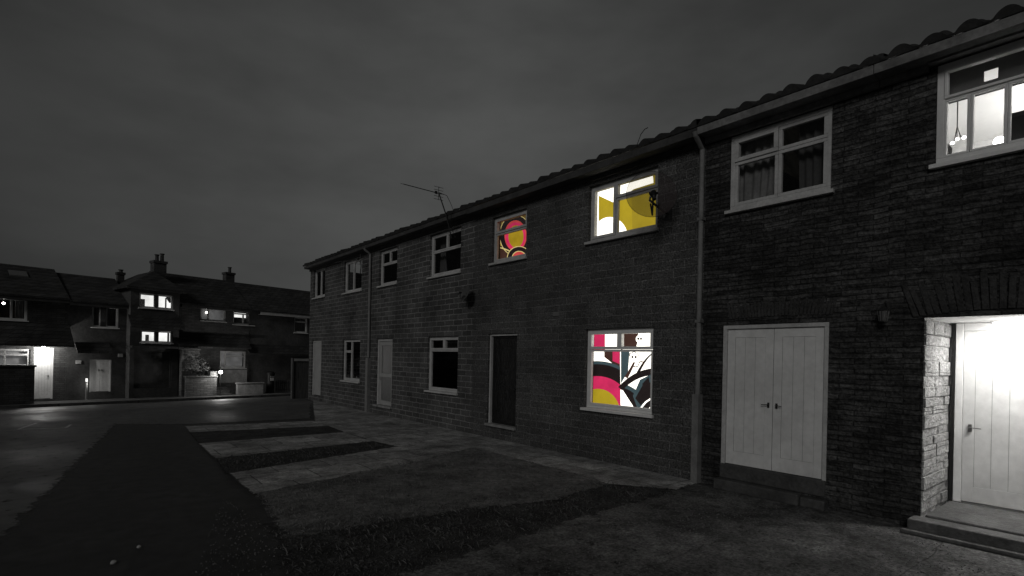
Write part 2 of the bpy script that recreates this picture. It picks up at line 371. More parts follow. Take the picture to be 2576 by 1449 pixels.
# ================================================================ SETTING: ground
def sheet(name,pts,mat,inset=.12,hard=()): 
    """flat ground sheet whose border wears away: outer loop edge=0, inner loop edge=1 (points listed in hard keep edge=1)"""
    pts=[Vector(p) for p in pts]; n=len(pts)
    ar=sum(pts[i].x*pts[(i+1)%n].y-pts[(i+1)%n].x*pts[i].y for i in range(n))
    if ar<0: pts.reverse()
    inner=[]
    for i in range(n):
        a,b,c=pts[i-1],pts[i],pts[(i+1)%n]
        d1=(b-a); d2=(c-b); d1.z=d2.z=0; d1.normalize(); d2.normalize()
        n1=Vector((-d1.y,d1.x,0)); n2=Vector((-d2.y,d2.x,0)); k=(n1+n2); k=k/max(.6,k.length_squared)*2 if k.length>.01 else n1
        inner.append(b+k*inset*.5)
    me=bpy.data.meshes.new(name); base=Vector((sum(p.x for p in pts)/n,sum(p.y for p in pts)/n,pts[0].z))
    fs=[list(range(n,2*n))]+[[i,(i+1)%n,n+(i+1)%n,n+i] for i in range(n)]
    me.from_pydata([tuple(p-base) for p in pts+inner],[],fs); me.materials.append(M[mat])
    at=me.attributes.new('edge','FLOAT','POINT')
    for i in range(2*n): at.data[i].value=1.0 if i>=n else 0.0
    if hard:
        for i in range(n):
            if any((pts[i]-Vector(h)).length<.02 for h in hard): at.data[i].value=1.0
    o=bpy.data.objects.new(name,me); COL.objects.link(o); o.location=base; o['kind']='structure'
    return o
def rt(s,t,dz=0): 
    q=RU*s-RN*t; return Vector((q.x,q.y,gz(t)+dz))
mb=MB()
for t0,t1 in ((-60,17.8),(17.8,29),(29,500)):
    mb.poly([rt(-400,t0),rt(400,t0),rt(400,t1),rt(-400,t1)])
o=mb.build('ground',M['ground'],loc=(0,0,0)); o['kind']='structure'
a=gp(300,1068,.004); b=gp(40,1340,.004); dv=(b-a).normalized()
s_at=lambda p:p.dot(RU)
c1=Vector((D-.02,-TF.px(790,900)[0],.004))
hd=[rt(-60,17.8,.004),rt(s_at(c1)-.05,17.8,.004),c1]
sheet('road',[a,b,b+dv*9,Vector((-40,-14,.004)),Vector((-45,6,.004))]+hd+[gp(790,1053,.004),gp(640,1060,.004),gp(468,1068,.004)],'road',.3,hd)
mb=MB(); mb.poly([rt(-60,17.802,.004),rt(30,17.802,.004),rt(30,27,-.002),rt(-60,27,-.002)])
for q_ in mb.v: q_.z=max(q_.z,gz(27)+.004) if q_.z<-.001 else q_.z
o=mb.build('road',M['roadf']); o['kind']='structure'
mb=MB(); mb.hexa([rt(-60,27,0),rt(30,27,0),rt(30,30.5,-.1),rt(-60,30.5,-.1),rt(-60,27,.12),rt(30,27,.12),rt(30,30.5,.12),rt(-60,30.5,.12)])
o=mb.build('pavement',M['pave'],loc=(0,0,0)); o['kind']='structure'
def gpoly(name,pix,mat,z,inset): return sheet(name,[gp(x,y,z) for x,y in pix],mat,inset)
gpoly('path',[(462,1072),(640,1065),(790,1058),(856,1070),(474,1088)],'slab',.008,.10)
gpoly('flower_bed',[(472,1086),(700,1072),(800,1065),(880,1087),(498,1118)],'soil',.006,.10)
gpoly('path',[(496,1115),(872,1086),(942,1110),(538,1154)],'slab',.010,.10)
gpoly('flower_bed',[(536,1150),(935,1108),(1010,1124),(566,1194)],'soil',.006,.10)
gpoly('path',[(572,1190),(1000,1122),(1190,1127),(1014,1170),(634,1244)],'slab',.012,.10)
gpoly('lawn',[(624,1238),(1010,1164),(1180,1126),(1250,1134),(1410,1174),(1560,1216),(1400,1262),(1190,1284),(900,1330),(705,1365)],'lawn',.010,.30)
gpoly('flower_bed',[(650,1316),(1180,1246),(1540,1200),(1730,1230),(1400,1345),(1000,1470),(690,1470),(680,1360)],'soil',.004,.30)
y0=-TF.px(790,900)[0]; y1=-TF.px(1762,1000)[0]
hd=[Vector((D,y0,.014)),Vector((D,y1,.014))]
sheet('path',hd+[gp(1705,1233,.014),gp(1530,1218,.014),gp(1400,1180,.014),gp(1240,1139,.014),gp(1180,1128,.014),gp(1000,1124,.014),gp(935,1110,.014),gp(868,1088,.014),gp(790,1060,.014)],'slab',.10,hd)
hd=[Vector((D,y1-.03,.008)),Vector((D,3,.008)),Vector((D,-4,.008)),Vector((1.5,-4,.008))]
sheet('forecourt',hd+[gp(960,1449,.008)+Vector((-.2,-1.2,0)),gp(960,1449,.008),gp(1310,1330,.008),gp(1680,1228,.008)],'conc',.40,hd)
def tri_scatter(polys,n,f,z=.008):
    tr=[]
    for poly in polys:
        pts=[gp(x,y,z) for x,y in poly]
        for i in range(1,len(pts)-1):
            tri=(pts[0],pts[i],pts[i+1]); tr.append((tri,(tri[1]-tri[0]).cross(tri[2]-tri[0]).length/2))
    tot=sum(t[1] for t in tr)
    for tri,ar in tr:
        for _ in range(int(n*ar/tot)):
            r1,r2=random.random()**.5,random.random()
            f(tri[0]*(1-r1)+tri[1]*(r1*(1-r2))+tri[2]*(r1*r2))
def blades(name,polys,n,hmin,hmax,mat,label):
    mb=MB()
    def f(p):
        k=random.random(); hh=hmin+(hmax-hmin)*k*k*k; an=random.uniform(0,2*pi); w=.003+.003*random.random()
        d=Vector((cos(an),sin(an),0)); e=Vector((-d.y,d.x,0)); ln=random.uniform(.5,2.2)*hh
        mb.poly([p-d*w,p+d*w,p+e*ln*.4+UP*hh*.7+d*w*.5,p+e*ln+UP*hh])
    tri_scatter(polys,n,f)
    o=mb.build(name,M[mat],loc=(0,0,0),recalc=False); return tag(o,label,'grass',kind='stuff')
blades('grass',[[(645,1242),(1010,1170),(1180,1130),(1240,1140),(1400,1180),(1525,1215),(1180,1280),(718,1352)]],13000,.006,.03,'grass','short worn grass of the small front lawn')
blades('grass',[[(690,1330),(1180,1258),(1530,1213),(1690,1234),(1350,1330),(1000,1452),(720,1449)]],4200,.006,.045,'drygrass','straggly dry grass in the dark soil bed by the concrete forecourt')
blades('grass',[[(545,1152),(935,1111),(993,1124),(580,1190)]],1800,.01,.04,'drygrass','rough grass in the narrow strip between the two paving strips')
mb=MB()
for _ in range(170):
    t_=random.random(); c=gp(760+900*t_+random.uniform(-140,140),1420-190*t_+random.gauss(0,36),.018); an=random.uniform(0,6.28); l=random.uniform(.008,.03)
    d=Vector((cos(an),sin(an),random.uniform(-.2,.3))); e=Vector((-d.y,d.x,random.uniform(-.2,.3)))
    mb.poly([c-d*l,c+e*l*.4,c+d*l,c-e*l*.4])
tag(mb.build('leaf_litter',M['litter'],loc=(0,0,0),recalc=False),'scattered fallen leaves and bits on the soil bed','leaf litter',kind='stuff')
mb=MB()
def grit(p):
    r=random.uniform(.003,.011); a0=random.uniform(0,6.28); b=len(mb.v)
    q=[p+Vector((cos(a0+k*2.1)*r,sin(a0+k*2.1)*r,-.002)) for k in range(3)]+[p+UP*r*.8]
    mb.v+=q; mb.f+=[[b,b+1,b+3],[b+1,b+2,b+3],[b+2,b,b+3]]; mb.m+=[0,0,0]
tri_scatter([[(1000,1449),(1360,1330),(1700,1232),(1800,1240),(2340,1345),(2500,1449)],[(560,1250),(700,1340),(690,1449),(480,1449)]],2600,grit,.010)
tag(mb.build('gravel',M['grit'],loc=(0,0,0),recalc=False),'loose grit strewn over the concrete forecourt and tarmac edge','gravel',kind='stuff')
mb=MB()
def stroke(mb,pts,w,nrm=UP,mi=0):
    for i in range(len(pts)-1):
        d=(pts[i+1]-pts[i]).normalized(); s=d.cross(nrm)*w/2
        mb.poly([pts[i]-s,pts[i+1]-s,pts[i+1]+s,pts[i]+s],mi)
stroke(mb,[gp(92,1064,.009),gp(45,1080,.009)],.05); stroke(mb,[gp(45,1080,.010),gp(166,1076,.010)],.05); stroke(mb,[gp(166,1076,.009),gp(178,1068,.009)],.05)
o=mb.build('road_marking',M['mark']); o['kind']='structure'
for (x,y,r) in ((285,1418,.022),(350,1378,.018)):
    mb=MB(); c=gp(x,y,.0); mb.ball(c+UP*r*.6,r,seg=8,rings=6)
    for v in mb.v: v.z=c.z+(v.z-c.z)*.8; v.x+=random.uniform(-.003,.003)
    tag(mb.build('pebble',M['stone'],smooth=True),'pale pebble on the dark tarmac, %s of the two'%('nearer' if x==285 else 'farther'),'stone','pebbles on the tarmac')

# ================================================================ TERRACE (right)
ub=lambda px: TF.px(px,760)[0]
ZR=TF.px(1745,312,.26)[1]-.03
ZE=ZR-.01
B=[ub(780),ub(932),ub(1192),ub(1769),ub(2205),3.2]
def hloc(i): return TF.p((B[i]+B[i+1])/2,0,0)
T2=lambda a,b:[(0,a,0,1),(a,1,0,1)]
def eaves(house,i,mat,drop=.11,frieze=True,tile=.28,bump=.08,fu1=None):
    rf=tile_roof(TF,house,B[i]-(.1 if i==0 else 0),B[i+1],ZR,.26,3.5,19,tile,bump)
    fasc(TF,rf,B[i]+.003,B[i+1]-.003,ZR-drop,ZR-.02,.215,.24,mat)
    if frieze:
        q=MB(); q.box(TF,B[i]+.004,(fu1 if fu1 else B[i+1]-.004),ZR-drop-.07,ZR-drop-.002,.003,.05); q.build('fascia',M[mat],rf)
    return rf
h1=empty('terraced_house',hloc(0),'grey brick house at the far end of the terrace, four dark openings','house')
r_a=TF.rect(790,680,817,748); r_b=TF.rect(866,660,909,733); r_c=TF.rect(784,856,806,998); r_d=TF.rect(862,854,904,965)
finish(wall(TF,h1,B[0],B[1],0,ZE,[(r_a,.2),(r_b,.2),(r_c,.2),(r_d,.2)],M['brick']))
window(TF,h1,r_a,T2(.5,1),'white_old'); window(TF,h1,r_b,T2(.45,1),'white_old'); window(TF,h1,r_d,[(0,.42,.72,1),(0,.42,0,.72),(.42,1,0,1)],'white_old')
door_frame(TF,h1,r_c,.06,-.14,-.06,'white_old')
d=plank_leaf(TF,h1,r_c[0]+.064,r_c[1]-.064,.02+r_c[2],r_c[3]-.064,-.09,3,'greydoor'); handle(TF,d,r_c[1]-.14,1.0,-.085,-1)
eaves(h1,0,'fascia_d')
h2=empty('terraced_house',hloc(1),'unlit grey brick house with pale joints next to the house with bright coloured windows','house')
r_a=TF.rect(955,633,998,716); r_b=TF.rect(1082,593,1158,688); r_c=TF.rect(947,852,984,1029); r_d=TF.rect(1076,847,1150,995)
finish(wall(TF,h2,B[1],B[2],0,ZE,[(r_a,.2),(r_b,.2),(r_c,.2),(r_d,.2)],M['brick2']))
window(TF,h2,r_a,[(0,.5,.62,1),(.5,1,.62,1),(0,1,0,.62)],'white_old'); window(TF,h2,r_b,[(0,.5,.6,1),(.5,1,.6,1),(0,1,0,.6)],'white_old'); window(TF,h2,r_d,[(0,.5,.77,1),(.5,1,.77,1),(0,1,0,.77)],'white_old',proud=(0,1))
curtain(TF,h2,r_b[0]+.02,r_b[0]+.25,r_b[0]+.35,r_b[2]+.05,r_b[3],-.3,3,'curtain_d')
door_frame(TF,h2,r_c,.07,-.14,-.05,'white_old')
mb=MB(); u0,u1,z0,z1=r_c[0]+.075,r_c[1]-.075,r_c[2]+.06,r_c[3]-.075
ring(mb,TF,u0,u1,z0,z1,.12,-.125,-.08); mb.box(TF,u0+.12,u1-.12,z0+.78,z0+.88,-.125,-.082)
d=mb.build('door',M['greydoor'],h2,bevel=.004)
for zz0,zz1 in ((z0+.88,z1-.121),(z0+.121,z0+.779)):
    q=MB(); q.box(TF,u0+.121,u1-.121,zz0,zz1,-.115,-.1); q.build('panel',M['frost'],d)
handle(TF,d,u0+.06,1.02,-.08,1)
mb=MB(); mb.box(TF,r_c[0]-.04,r_c[1]+.04,r_c[2],r_c[2]+.055,-.15,.06); mb.build('threshold',M['sillgrey'],h2,bevel=.005)
eaves(h2,1,'fascia_d')
mb=MB(); up0=ub(934); zt=ZR-.1
mb.tube([TF.p(up0,zt,.25),TF.p(up0,zt-.05,.22),TF.p(up0,zt-.16,.06),TF.p(up0,1.6,.05)],.036,10); mb.box(TF,up0-.065,up0+.075,.01,1.58,.005,.11)
mb.build('downpipe',M['pipe'],h2)
h3=empty('terraced_house',hloc(2),'pebbledashed house with three bright windows showing pink, mustard and black murals','house')
r_s=TF.rect(1239,549,1323,652); r_l=TF.rect(1482,470,1653,582); r_c=TF.rect(1229,840,1296,1084); r_w=TF.rect(1473,828,1639,1052)
finish(wall(TF,h3,B[2],B[3],0,ZE,[(r_s,.22),(r_l,.22),(r_c,.22),(r_w,.22)],M['render']))
window(TF,h3,r_s,[(0,1,.66,1),(0,1,0,.66)],'white_old',proud=(0,)); window(TF,h3,r_l,[(0,.38,0,1),(.38,1,.7,1),(.38,1,0,.7)],'white_old',proud=(0,1)); window(TF,h3,r_w,[(0,.5,.76,1),(.5,1,.76,1),(0,1,0,.76)],proud=(0,1))
door_frame(TF,h3,r_c,.045,-.14,-.04,'white_old')
mb=MB(); u0,u1,z0,z1=r_c[0]+.05,r_c[1]-.05,r_c[2]+.07,r_c[3]-.05
ring(mb,TF,u0,u1,z0,z1,.05,-.125,-.09); d=mb.build('door',M['black'],h3,bevel=.004)
q=MB(); q.box(TF,u0+.051,u1-.051,z0+.051,z1-.051,-.118,-.104); q.build('panel',M['darkdoor'],d); handle(TF,d,u1-.035,1.05,-.09,-1,'metal')
mb=MB(); mb.box(TF,r_c[0]-.02,r_c[1]+.02,r_c[2]+.01,r_c[2]+.062,-.15,.05); mb.build('threshold',M['sillgrey'],h3,bevel=.006)
eaves(h3,2,'fascia_d',.13)
mb=MB(); up0=ub(1768)-.02; zt=ZR-.07
mb.tube([TF.p(up0,zt,.255),TF.p(up0,zt-.05,.23),TF.p(up0,zt-.2,.055),TF.p(up0,1.2,.05)],.034,12); mb.box(TF,up0-.045,up0+.05,.01,1.22,.005,.11)
for zc in (2.2,3.6): mb.box(TF,up0-.042,up0+.042,zc,zc+.04,.004,.09)
mb.build('downpipe',M['pipe'],h3)
q=MB(); vu,vz=TF.px(1400,790); q.box(TF,vu-.08,vu+.08,vz-.035,vz+.035,.002,.014); [q.box(TF,vu-.07,vu+.07,vz-.03+k*.02,vz-.02+k*.02,.015,.022) for k in range(3)]; q.build('air_vent',M['pipe'],h3)
# ---- murals (flat painted walls inside the rooms, glowing with room light put into the colours)
class Mural:
    def __init__(s,out): s.mb=MB(); s.out=out
    def lay(s): s.out+=.0015
    def poly(s,pix,mi):
        pts=[TF.pt(x,y,s.out) for x,y in pix]
        for p in pts: p.z=min(p.z,ZE-.04)
        s.mb.poly(pts,mi); s.lay()
    def disc(s,cx,cy,rx,ry,mi,a0=0,a1=2*pi): s.poly([(cx+rx*cos(a0+(a1-a0)*k/48),cy+ry*sin(a0+(a1-a0)*k/48)) for k in range(48)],mi)
    def line(s,pix,w,mi):
        pts=[Vector((x,y)) for x,y in pix]
        L_,R_=[],[]
        for i,p in enumerate(pts):
            d=(pts[min(i+1,len(pts)-1)]-pts[max(0,i-1)]).normalized(); nn=Vector((-d.y,d.x)); ww=(w[0]+(w[1]-w[0])*i/(len(pts)-1))/2
            L_.append(p+nn*ww); R_.append(p-nn*ww)
        for i in range(len(pts)-1):
            s.mb.poly([TF.pt(q.x,q.y,s.out) for q in (L_[i],L_[i+1],R_[i+1],R_[i])],mi)
        s.lay()
def bez(p0,p1,p2,n=14): return [((1-t)**2*p0[0]+2*t*(1-t)*p1[0]+t*t*p2[0],(1-t)**2*p0[1]+2*t*(1-t)*p1[1]+t*t*p2[1]) for t in [i/n for i in range(n+1)]]
W_,P_,Y_,K_,BR,TL,OL,CRM,RD,GD,YS=range(11)
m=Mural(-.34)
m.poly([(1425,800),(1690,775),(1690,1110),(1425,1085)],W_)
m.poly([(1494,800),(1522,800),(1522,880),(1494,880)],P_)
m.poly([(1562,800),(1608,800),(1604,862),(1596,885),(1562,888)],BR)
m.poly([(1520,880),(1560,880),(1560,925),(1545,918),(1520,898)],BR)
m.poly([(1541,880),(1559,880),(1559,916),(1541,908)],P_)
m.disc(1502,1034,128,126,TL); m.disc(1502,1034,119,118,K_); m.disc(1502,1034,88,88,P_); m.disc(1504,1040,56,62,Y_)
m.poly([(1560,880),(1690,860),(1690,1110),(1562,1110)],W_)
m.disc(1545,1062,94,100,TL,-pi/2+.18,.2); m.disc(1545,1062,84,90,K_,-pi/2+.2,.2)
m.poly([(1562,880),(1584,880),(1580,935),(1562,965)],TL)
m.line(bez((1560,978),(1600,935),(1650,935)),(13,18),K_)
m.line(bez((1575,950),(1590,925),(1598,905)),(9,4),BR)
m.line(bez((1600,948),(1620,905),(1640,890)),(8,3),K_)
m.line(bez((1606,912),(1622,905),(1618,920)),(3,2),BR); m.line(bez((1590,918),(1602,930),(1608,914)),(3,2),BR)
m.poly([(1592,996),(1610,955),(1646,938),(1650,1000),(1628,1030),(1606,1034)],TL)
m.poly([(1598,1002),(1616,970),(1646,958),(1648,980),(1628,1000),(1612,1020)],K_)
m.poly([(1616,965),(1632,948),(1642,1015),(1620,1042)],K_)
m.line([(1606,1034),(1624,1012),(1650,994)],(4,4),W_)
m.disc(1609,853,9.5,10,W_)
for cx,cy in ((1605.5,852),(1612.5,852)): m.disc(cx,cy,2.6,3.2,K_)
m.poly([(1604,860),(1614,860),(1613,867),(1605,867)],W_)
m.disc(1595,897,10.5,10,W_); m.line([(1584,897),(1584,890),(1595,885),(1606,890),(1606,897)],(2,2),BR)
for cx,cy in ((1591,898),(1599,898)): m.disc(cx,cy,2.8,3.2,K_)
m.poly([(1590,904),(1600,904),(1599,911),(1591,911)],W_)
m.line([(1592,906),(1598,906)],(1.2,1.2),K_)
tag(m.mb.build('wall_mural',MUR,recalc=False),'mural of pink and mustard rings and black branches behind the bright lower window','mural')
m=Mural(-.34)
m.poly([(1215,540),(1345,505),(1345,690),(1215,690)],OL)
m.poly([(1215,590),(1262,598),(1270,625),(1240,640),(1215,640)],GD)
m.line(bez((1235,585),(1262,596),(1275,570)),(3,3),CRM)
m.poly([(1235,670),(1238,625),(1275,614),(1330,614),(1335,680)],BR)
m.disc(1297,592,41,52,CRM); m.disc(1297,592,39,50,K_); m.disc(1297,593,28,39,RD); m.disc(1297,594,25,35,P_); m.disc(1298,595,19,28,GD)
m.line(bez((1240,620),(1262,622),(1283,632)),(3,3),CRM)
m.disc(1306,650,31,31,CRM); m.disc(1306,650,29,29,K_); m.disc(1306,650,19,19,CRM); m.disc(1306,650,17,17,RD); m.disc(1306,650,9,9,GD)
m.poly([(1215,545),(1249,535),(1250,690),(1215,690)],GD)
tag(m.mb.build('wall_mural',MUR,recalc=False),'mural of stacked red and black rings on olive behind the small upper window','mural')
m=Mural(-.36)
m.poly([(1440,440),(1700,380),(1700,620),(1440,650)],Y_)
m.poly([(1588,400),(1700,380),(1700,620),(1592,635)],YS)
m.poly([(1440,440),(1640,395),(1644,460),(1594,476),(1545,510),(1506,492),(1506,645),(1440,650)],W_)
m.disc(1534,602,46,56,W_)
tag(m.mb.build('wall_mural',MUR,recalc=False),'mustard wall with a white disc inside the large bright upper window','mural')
# ---- house 4 (double doors)
h4=empty('terraced_house',hloc(3),'dark slate rubble house with closed white double doors and a curtained four pane window','house')
r_w=TF.rect(1838,345,2090,488); r_c=TF.rect(1818,818,2078,1214)
finish(wall(TF,h4,B[3],B[4],0,ZE,[(r_w,.25),(r_c,.25)],M['rubble']))
window(TF,h4,r_w,[(0,.5,.66,1),(.5,1,.66,1),(0,.5,0,.66),(.5,1,0,.66)],'white_old',rec=.02,ft=.055,st=.04,proud=(0,))
du=r_w[1]-r_w[0]
curtain(TF,h4,r_w[0],r_w[0]+du*.46,r_w[0]+du*.36,r_w[2]-.4,r_w[3]+.05,-.2,5)
curtain(TF,h4,r_w[1],r_w[1]-du*.36,r_w[1]-du*.34,r_w[2]-.4,r_w[3]+.05,-.21,4,'curtain_d')
door_frame(TF,h4,r_c,.055,-.1,-.015,'white_old')
mid=TF.px(1940,1000)[0]
zb=r_c[2]+.02
d=plank_leaf(TF,h4,r_c[0]+.058,mid-.003,zb,r_c[3]-.058,-.045,3,'whitedoor'); handle(TF,d,mid-.05,TF.px(1925,1018)[1],-.04,-1,'metal',.75)
d=plank_leaf(TF,h4,mid+.003,r_c[1]-.058,zb,r_c[3]-.058,-.045,3,'whitedoor'); handle(TF,d,mid+.05,TF.px(1942,1020)[1],-.04,1,'metal',.75)
mb=MB(); mb.box(TF,r_c[0]-.01,r_c[1]-.25,.005,r_c[2]*.45,-.02,.14); mb.box(TF,r_c[0]+.005,r_c[1]-.005,r_c[2]*.45+.001,r_c[2]+.015,-.1,.02); mb.box(TF,r_c[1]-.245,r_c[1]+.02,.005,r_c[2]*.36,-.02,.10)
mb.build('step',M['step'],h4,bevel=.014)
def soldier(fr,u0,u1,z0,z1,n,rise,fan):
    mb=MB(); w=(u1-u0)/n; c=(u0+u1)/2
    for i in range(n):
        x=u0+i*w; f=((x+w/2)-c)/((u1-u0)/2); dz=rise*(1-f*f); hh=(z1-z0)*random.uniform(.75,1.1); pr=random.uniform(.004,.02); sh=fan*f
        a0,a1=x+.004*random.uniform(.5,1.5),x+w-.004*random.uniform(.5,1.5)
        mb.hexa([fr.p(a0,z0+dz,-.05),fr.p(a1,z0+dz,-.05),fr.p(a1,z0+dz,pr),fr.p(a0,z0+dz,pr),
                 fr.p(a0+sh,z0+dz+hh,-.05),fr.p(a1+sh,z0+dz+hh,-.05),fr.p(a1+sh,z0+dz+hh,pr*.8),fr.p(a0+sh,z0+dz+hh,pr*.8)])
    return mb
soldier(TF,r_c[0]+.1,r_c[1]+.04,r_c[3]+.07,r_c[3]+.27,30,.02,.05).build('arch',M['voussoir'],h4,bevel=.006)
eaves(h4,3,'fascia_l',.12,True,.27,.085)
# ---- house 5 (lit porch)
h5=empty('terraced_house',hloc(4),'stone house at the right with a lit recessed porch and a bright upper window','house')
cu,_=TF.px(2322,1000); zl=TF.px(2322,800)[1]
r_p=(cu,-.32,.0,zl); u_w,z_wt=TF.px(2357,165); _,z_wb=TF.px(2362,425); r_w=(u_w,u_w+1.75,z_wb,z_wt)
finish(wall(TF,h5,B[4],B[5],0,ZE,[(r_p,.0001),(r_w,.25)],M['rubble']))
PD=1.0
mb=MB()
mb.poly([TF.p(cu,0,0),TF.p(cu,zl,0),TF.p(cu,zl,-PD),TF.p(cu,0,-PD)],0); mb.poly([TF.p(r_p[1],0,0),TF.p(r_p[1],zl,0),TF.p(r_p[1],zl,-PD),TF.p(r_p[1],0,-PD)],0)
mb.poly([TF.p(cu,zl,0),TF.p(r_p[1],zl,0),TF.p(r_p[1],zl,-PD),TF.p(cu,zl,-PD)],1)
mb.poly([TF.p(cu,0,-PD),TF.p(r_p[1],0,-PD),TF.p(r_p[1],zl,-PD),TF.p(cu,zl,-PD)],1)
z=.17
while z<zl-.05:
    hq=random.uniform(.07,.16); hq=min(hq,zl-.01-z); x=-.006
    while x>-.95:
        ln=random.uniform(.25,.6); x2=max(-.985,x-ln)
        if hq>.02: mb.box(TF,cu-.003,cu+random.uniform(.004,.024),z+.004,z+hq-.004,x2+.005,x,0)
        x=x2-.002
    z+=hq
mb.build('porch',[M['rubble_big'],M['roomw']],h5,bevel=.006)
u_d=TF.px(2404,1000,-PD)[0]; z_s=.17
mb=MB(); mb.box(TF,cu+.032,u_d-.004,z_s,zl-.004,-PD+.003,-PD+.06); mb.build('door_frame',M['black'],h5)
mb=MB(); mb.box(TF,u_d,u_d+.07,z_s,zl-.006,-PD+.003,-PD+.05); mb.box(TF,u_d+.98,u_d+1.05,z_s,zl-.006,-PD+.003,-PD+.05); mb.box(TF,u_d+.07,u_d+.98,zl-.09,zl-.007,-PD+.003,-PD+.05); mb.build('door_frame',M['white'],h5,bevel=.005)
d=plank_leaf(TF,h5,u_d+.074,u_d+.976,z_s+.02,zl-.094,-PD+.045,5,'whitedoor')
handle(TF,d,u_d+.14,TF.px(2450,1075,-PD)[1],-PD+.05,1)
mb=MB(); mb.box(TF,cu-.06,r_p[1]+.1,.01,.145,-.001,.22); mb.box(TF,cu+.034,r_p[1]-.004,.012,.165,-PD+.001,-.004); mb.box(TF,cu-.10,r_p[1]+.1,.009,.05,.221,.30)
mb.build('step',M['porchstep'],h5,bevel=.014)
soldier(TF,cu-.1,r_p[1]+.1,zl+.01,zl+.34,24,.05,.12).build('arch',M['voussoir'],h5,bevel=.006)
window(TF,h5,r_w,[(0,1,.66,1),(0,.125,0,.66),(.125,.29,0,.66),(.29,1,0,.66)],'white',rec=.02,ft=.06,st=.022,proud=(0,))
zc5=r_w[3]+.10
room(TF,h5,r_w[0]-.5,r_w[1]+.5,r_w[2]-.9,zc5,-.27,-3.0,[M['roomw'],M['roomw'],M['roomw']])
ztr=r_w[2]+.05+(r_w[3]-r_w[2]-.05)*.655
gA=TF.px(2476,180,-.2); gB=TF.px(2511,196,-.2)
mb=MB(); mb.box(TF,r_w[0]+.02,gA[0],ztr,r_w[3]+.06,-.205,-.195); mb.box(TF,gB[0],r_w[1]-.02,ztr,r_w[3]+.06,-.205,-.195); mb.box(TF,gA[0]+.001,gB[0]-.001,gA[1],r_w[3]+.06,-.205,-.195); mb.box(TF,gA[0]+.001,gB[0]-.001,ztr,gB[1],-.205,-.195)
mb.build('blind',M['blindgrey'],h5)  # panel added to darken the top light; its gap imitates a reflection
rf=eaves(h5,4,'fascia_l',.12,True,.27,.085,u_w-.06)
mb=MB(); mb.box(TF,u_w-.055,r_w[1]+.05,z_wt+.003,max(z_wt+.05,ZR-.125),.003,.10); mb.build('fascia',M['fascia_l'],rf)
def point(name,loc,e,r=.08,col=(1,.98,.95)):
    l=bpy.data.lights.new(name,'POINT'); l.energy=e; l.shadow_soft_size=r; l.color=col
    o=bpy.data.objects.new(name,l); COL.objects.link(o); o.location=loc; return o
pl=TF.p((cu+r_p[1])/2+.12,zl,-.70)
t=empty('porch_lamp',pl,'long tube lamp on the ceiling of the porch at the right','lamp')
q=MB(); q.box(Frame(pl,TF.u),-.34,.34,-.022,-.001,-.05,.05); q.build('lamp_base',M['white'],t)
q=MB(); q.box(Frame(pl,TF.u),-.32,.32,-.040,-.023,-.035,.035); q.build('lamp_shade',M['bulb'],t,bevel=.006)
al=bpy.data.lights.new('porch_light','AREA'); al.shape='RECTANGLE'; al.size=.66; al.size_y=.10; al.energy=24; al.color=(1,.98,.95)
ao=bpy.data.objects.new('porch_light',al); COL.objects.link(ao); ao.location=pl-UP*.045
ao.rotation_euler=(Matrix((( 0,-1,0),(1,0,0),(0,0,1))).to_4x4()).to_euler()
point('porch_glow_light',pl-UP*.10+TF.n*.1,14,.05)
point('upper_room_light',TF.p(r_w[0]+1.1,r_w[3]-.55,-1.7),80,.12)
pb=TF.pt(2513,390,-.33)
t=empty('table_lamp',pb,'globe lamp on a dark foot standing at the bright upper right window','lamp')
MB().lathe(pb,[(0,0),(.04,0),(.04,.012),(.015,.02),(.02,.07),(.03,.09),(0,.09)],16).build('lamp_base',M['black'],t,smooth=True)
MB().ball(pb+UP*.135,.045).build('lamp_globe',M['bulb'],t,smooth=True)
q=MB(); q.box(TF,(pb-TF.o).dot(TF.u)-.2,r_w[1]+.3,pb.z-.5,pb.z-.002,-.45,-.28); tag(q.build('window_table',M['black'],bevel=.01),'dark low table under the globe lamp at the upper right window','table')
# small chandelier hanging in the bright room: thin arms, three bulbs
cc=TF.pt(2408,318,-.9)
t=empty('chandelier',cc,'small chandelier with three bulbs in the bright upper right room','lamp')
bl=[TF.pt(2396,360,-.9),TF.pt(2425,346,-.82),TF.pt(2408,350,-1.02)]
q=MB(); q.tube([Vector((cc.x,cc.y,zc5-.005)),cc],.006,6)
for p in bl: q.tube([cc,cc*.5+p*.5-UP*.05,p-UP*.02],.005,6)
q.build('frame',M['metal'],t)
for p in bl: MB().ball(p,.017).build('bulb',M['bulb'],t,smooth=True)
mb=MB(); a=TF.px(2525,290,-.7)
mb.box(TF,a[0],a[0]+.6,r_w[2]-.8,a[1],-1.1,-.7); mb.box(TF,a[0]+.03,a[0]+.57,a[1]-.6,a[1]-.05,-.699,-.685,1)
tag(mb.build('cabinet',[M['metal'],M['black']]),'dark cabinet inside the bright upper right room','cabinet')
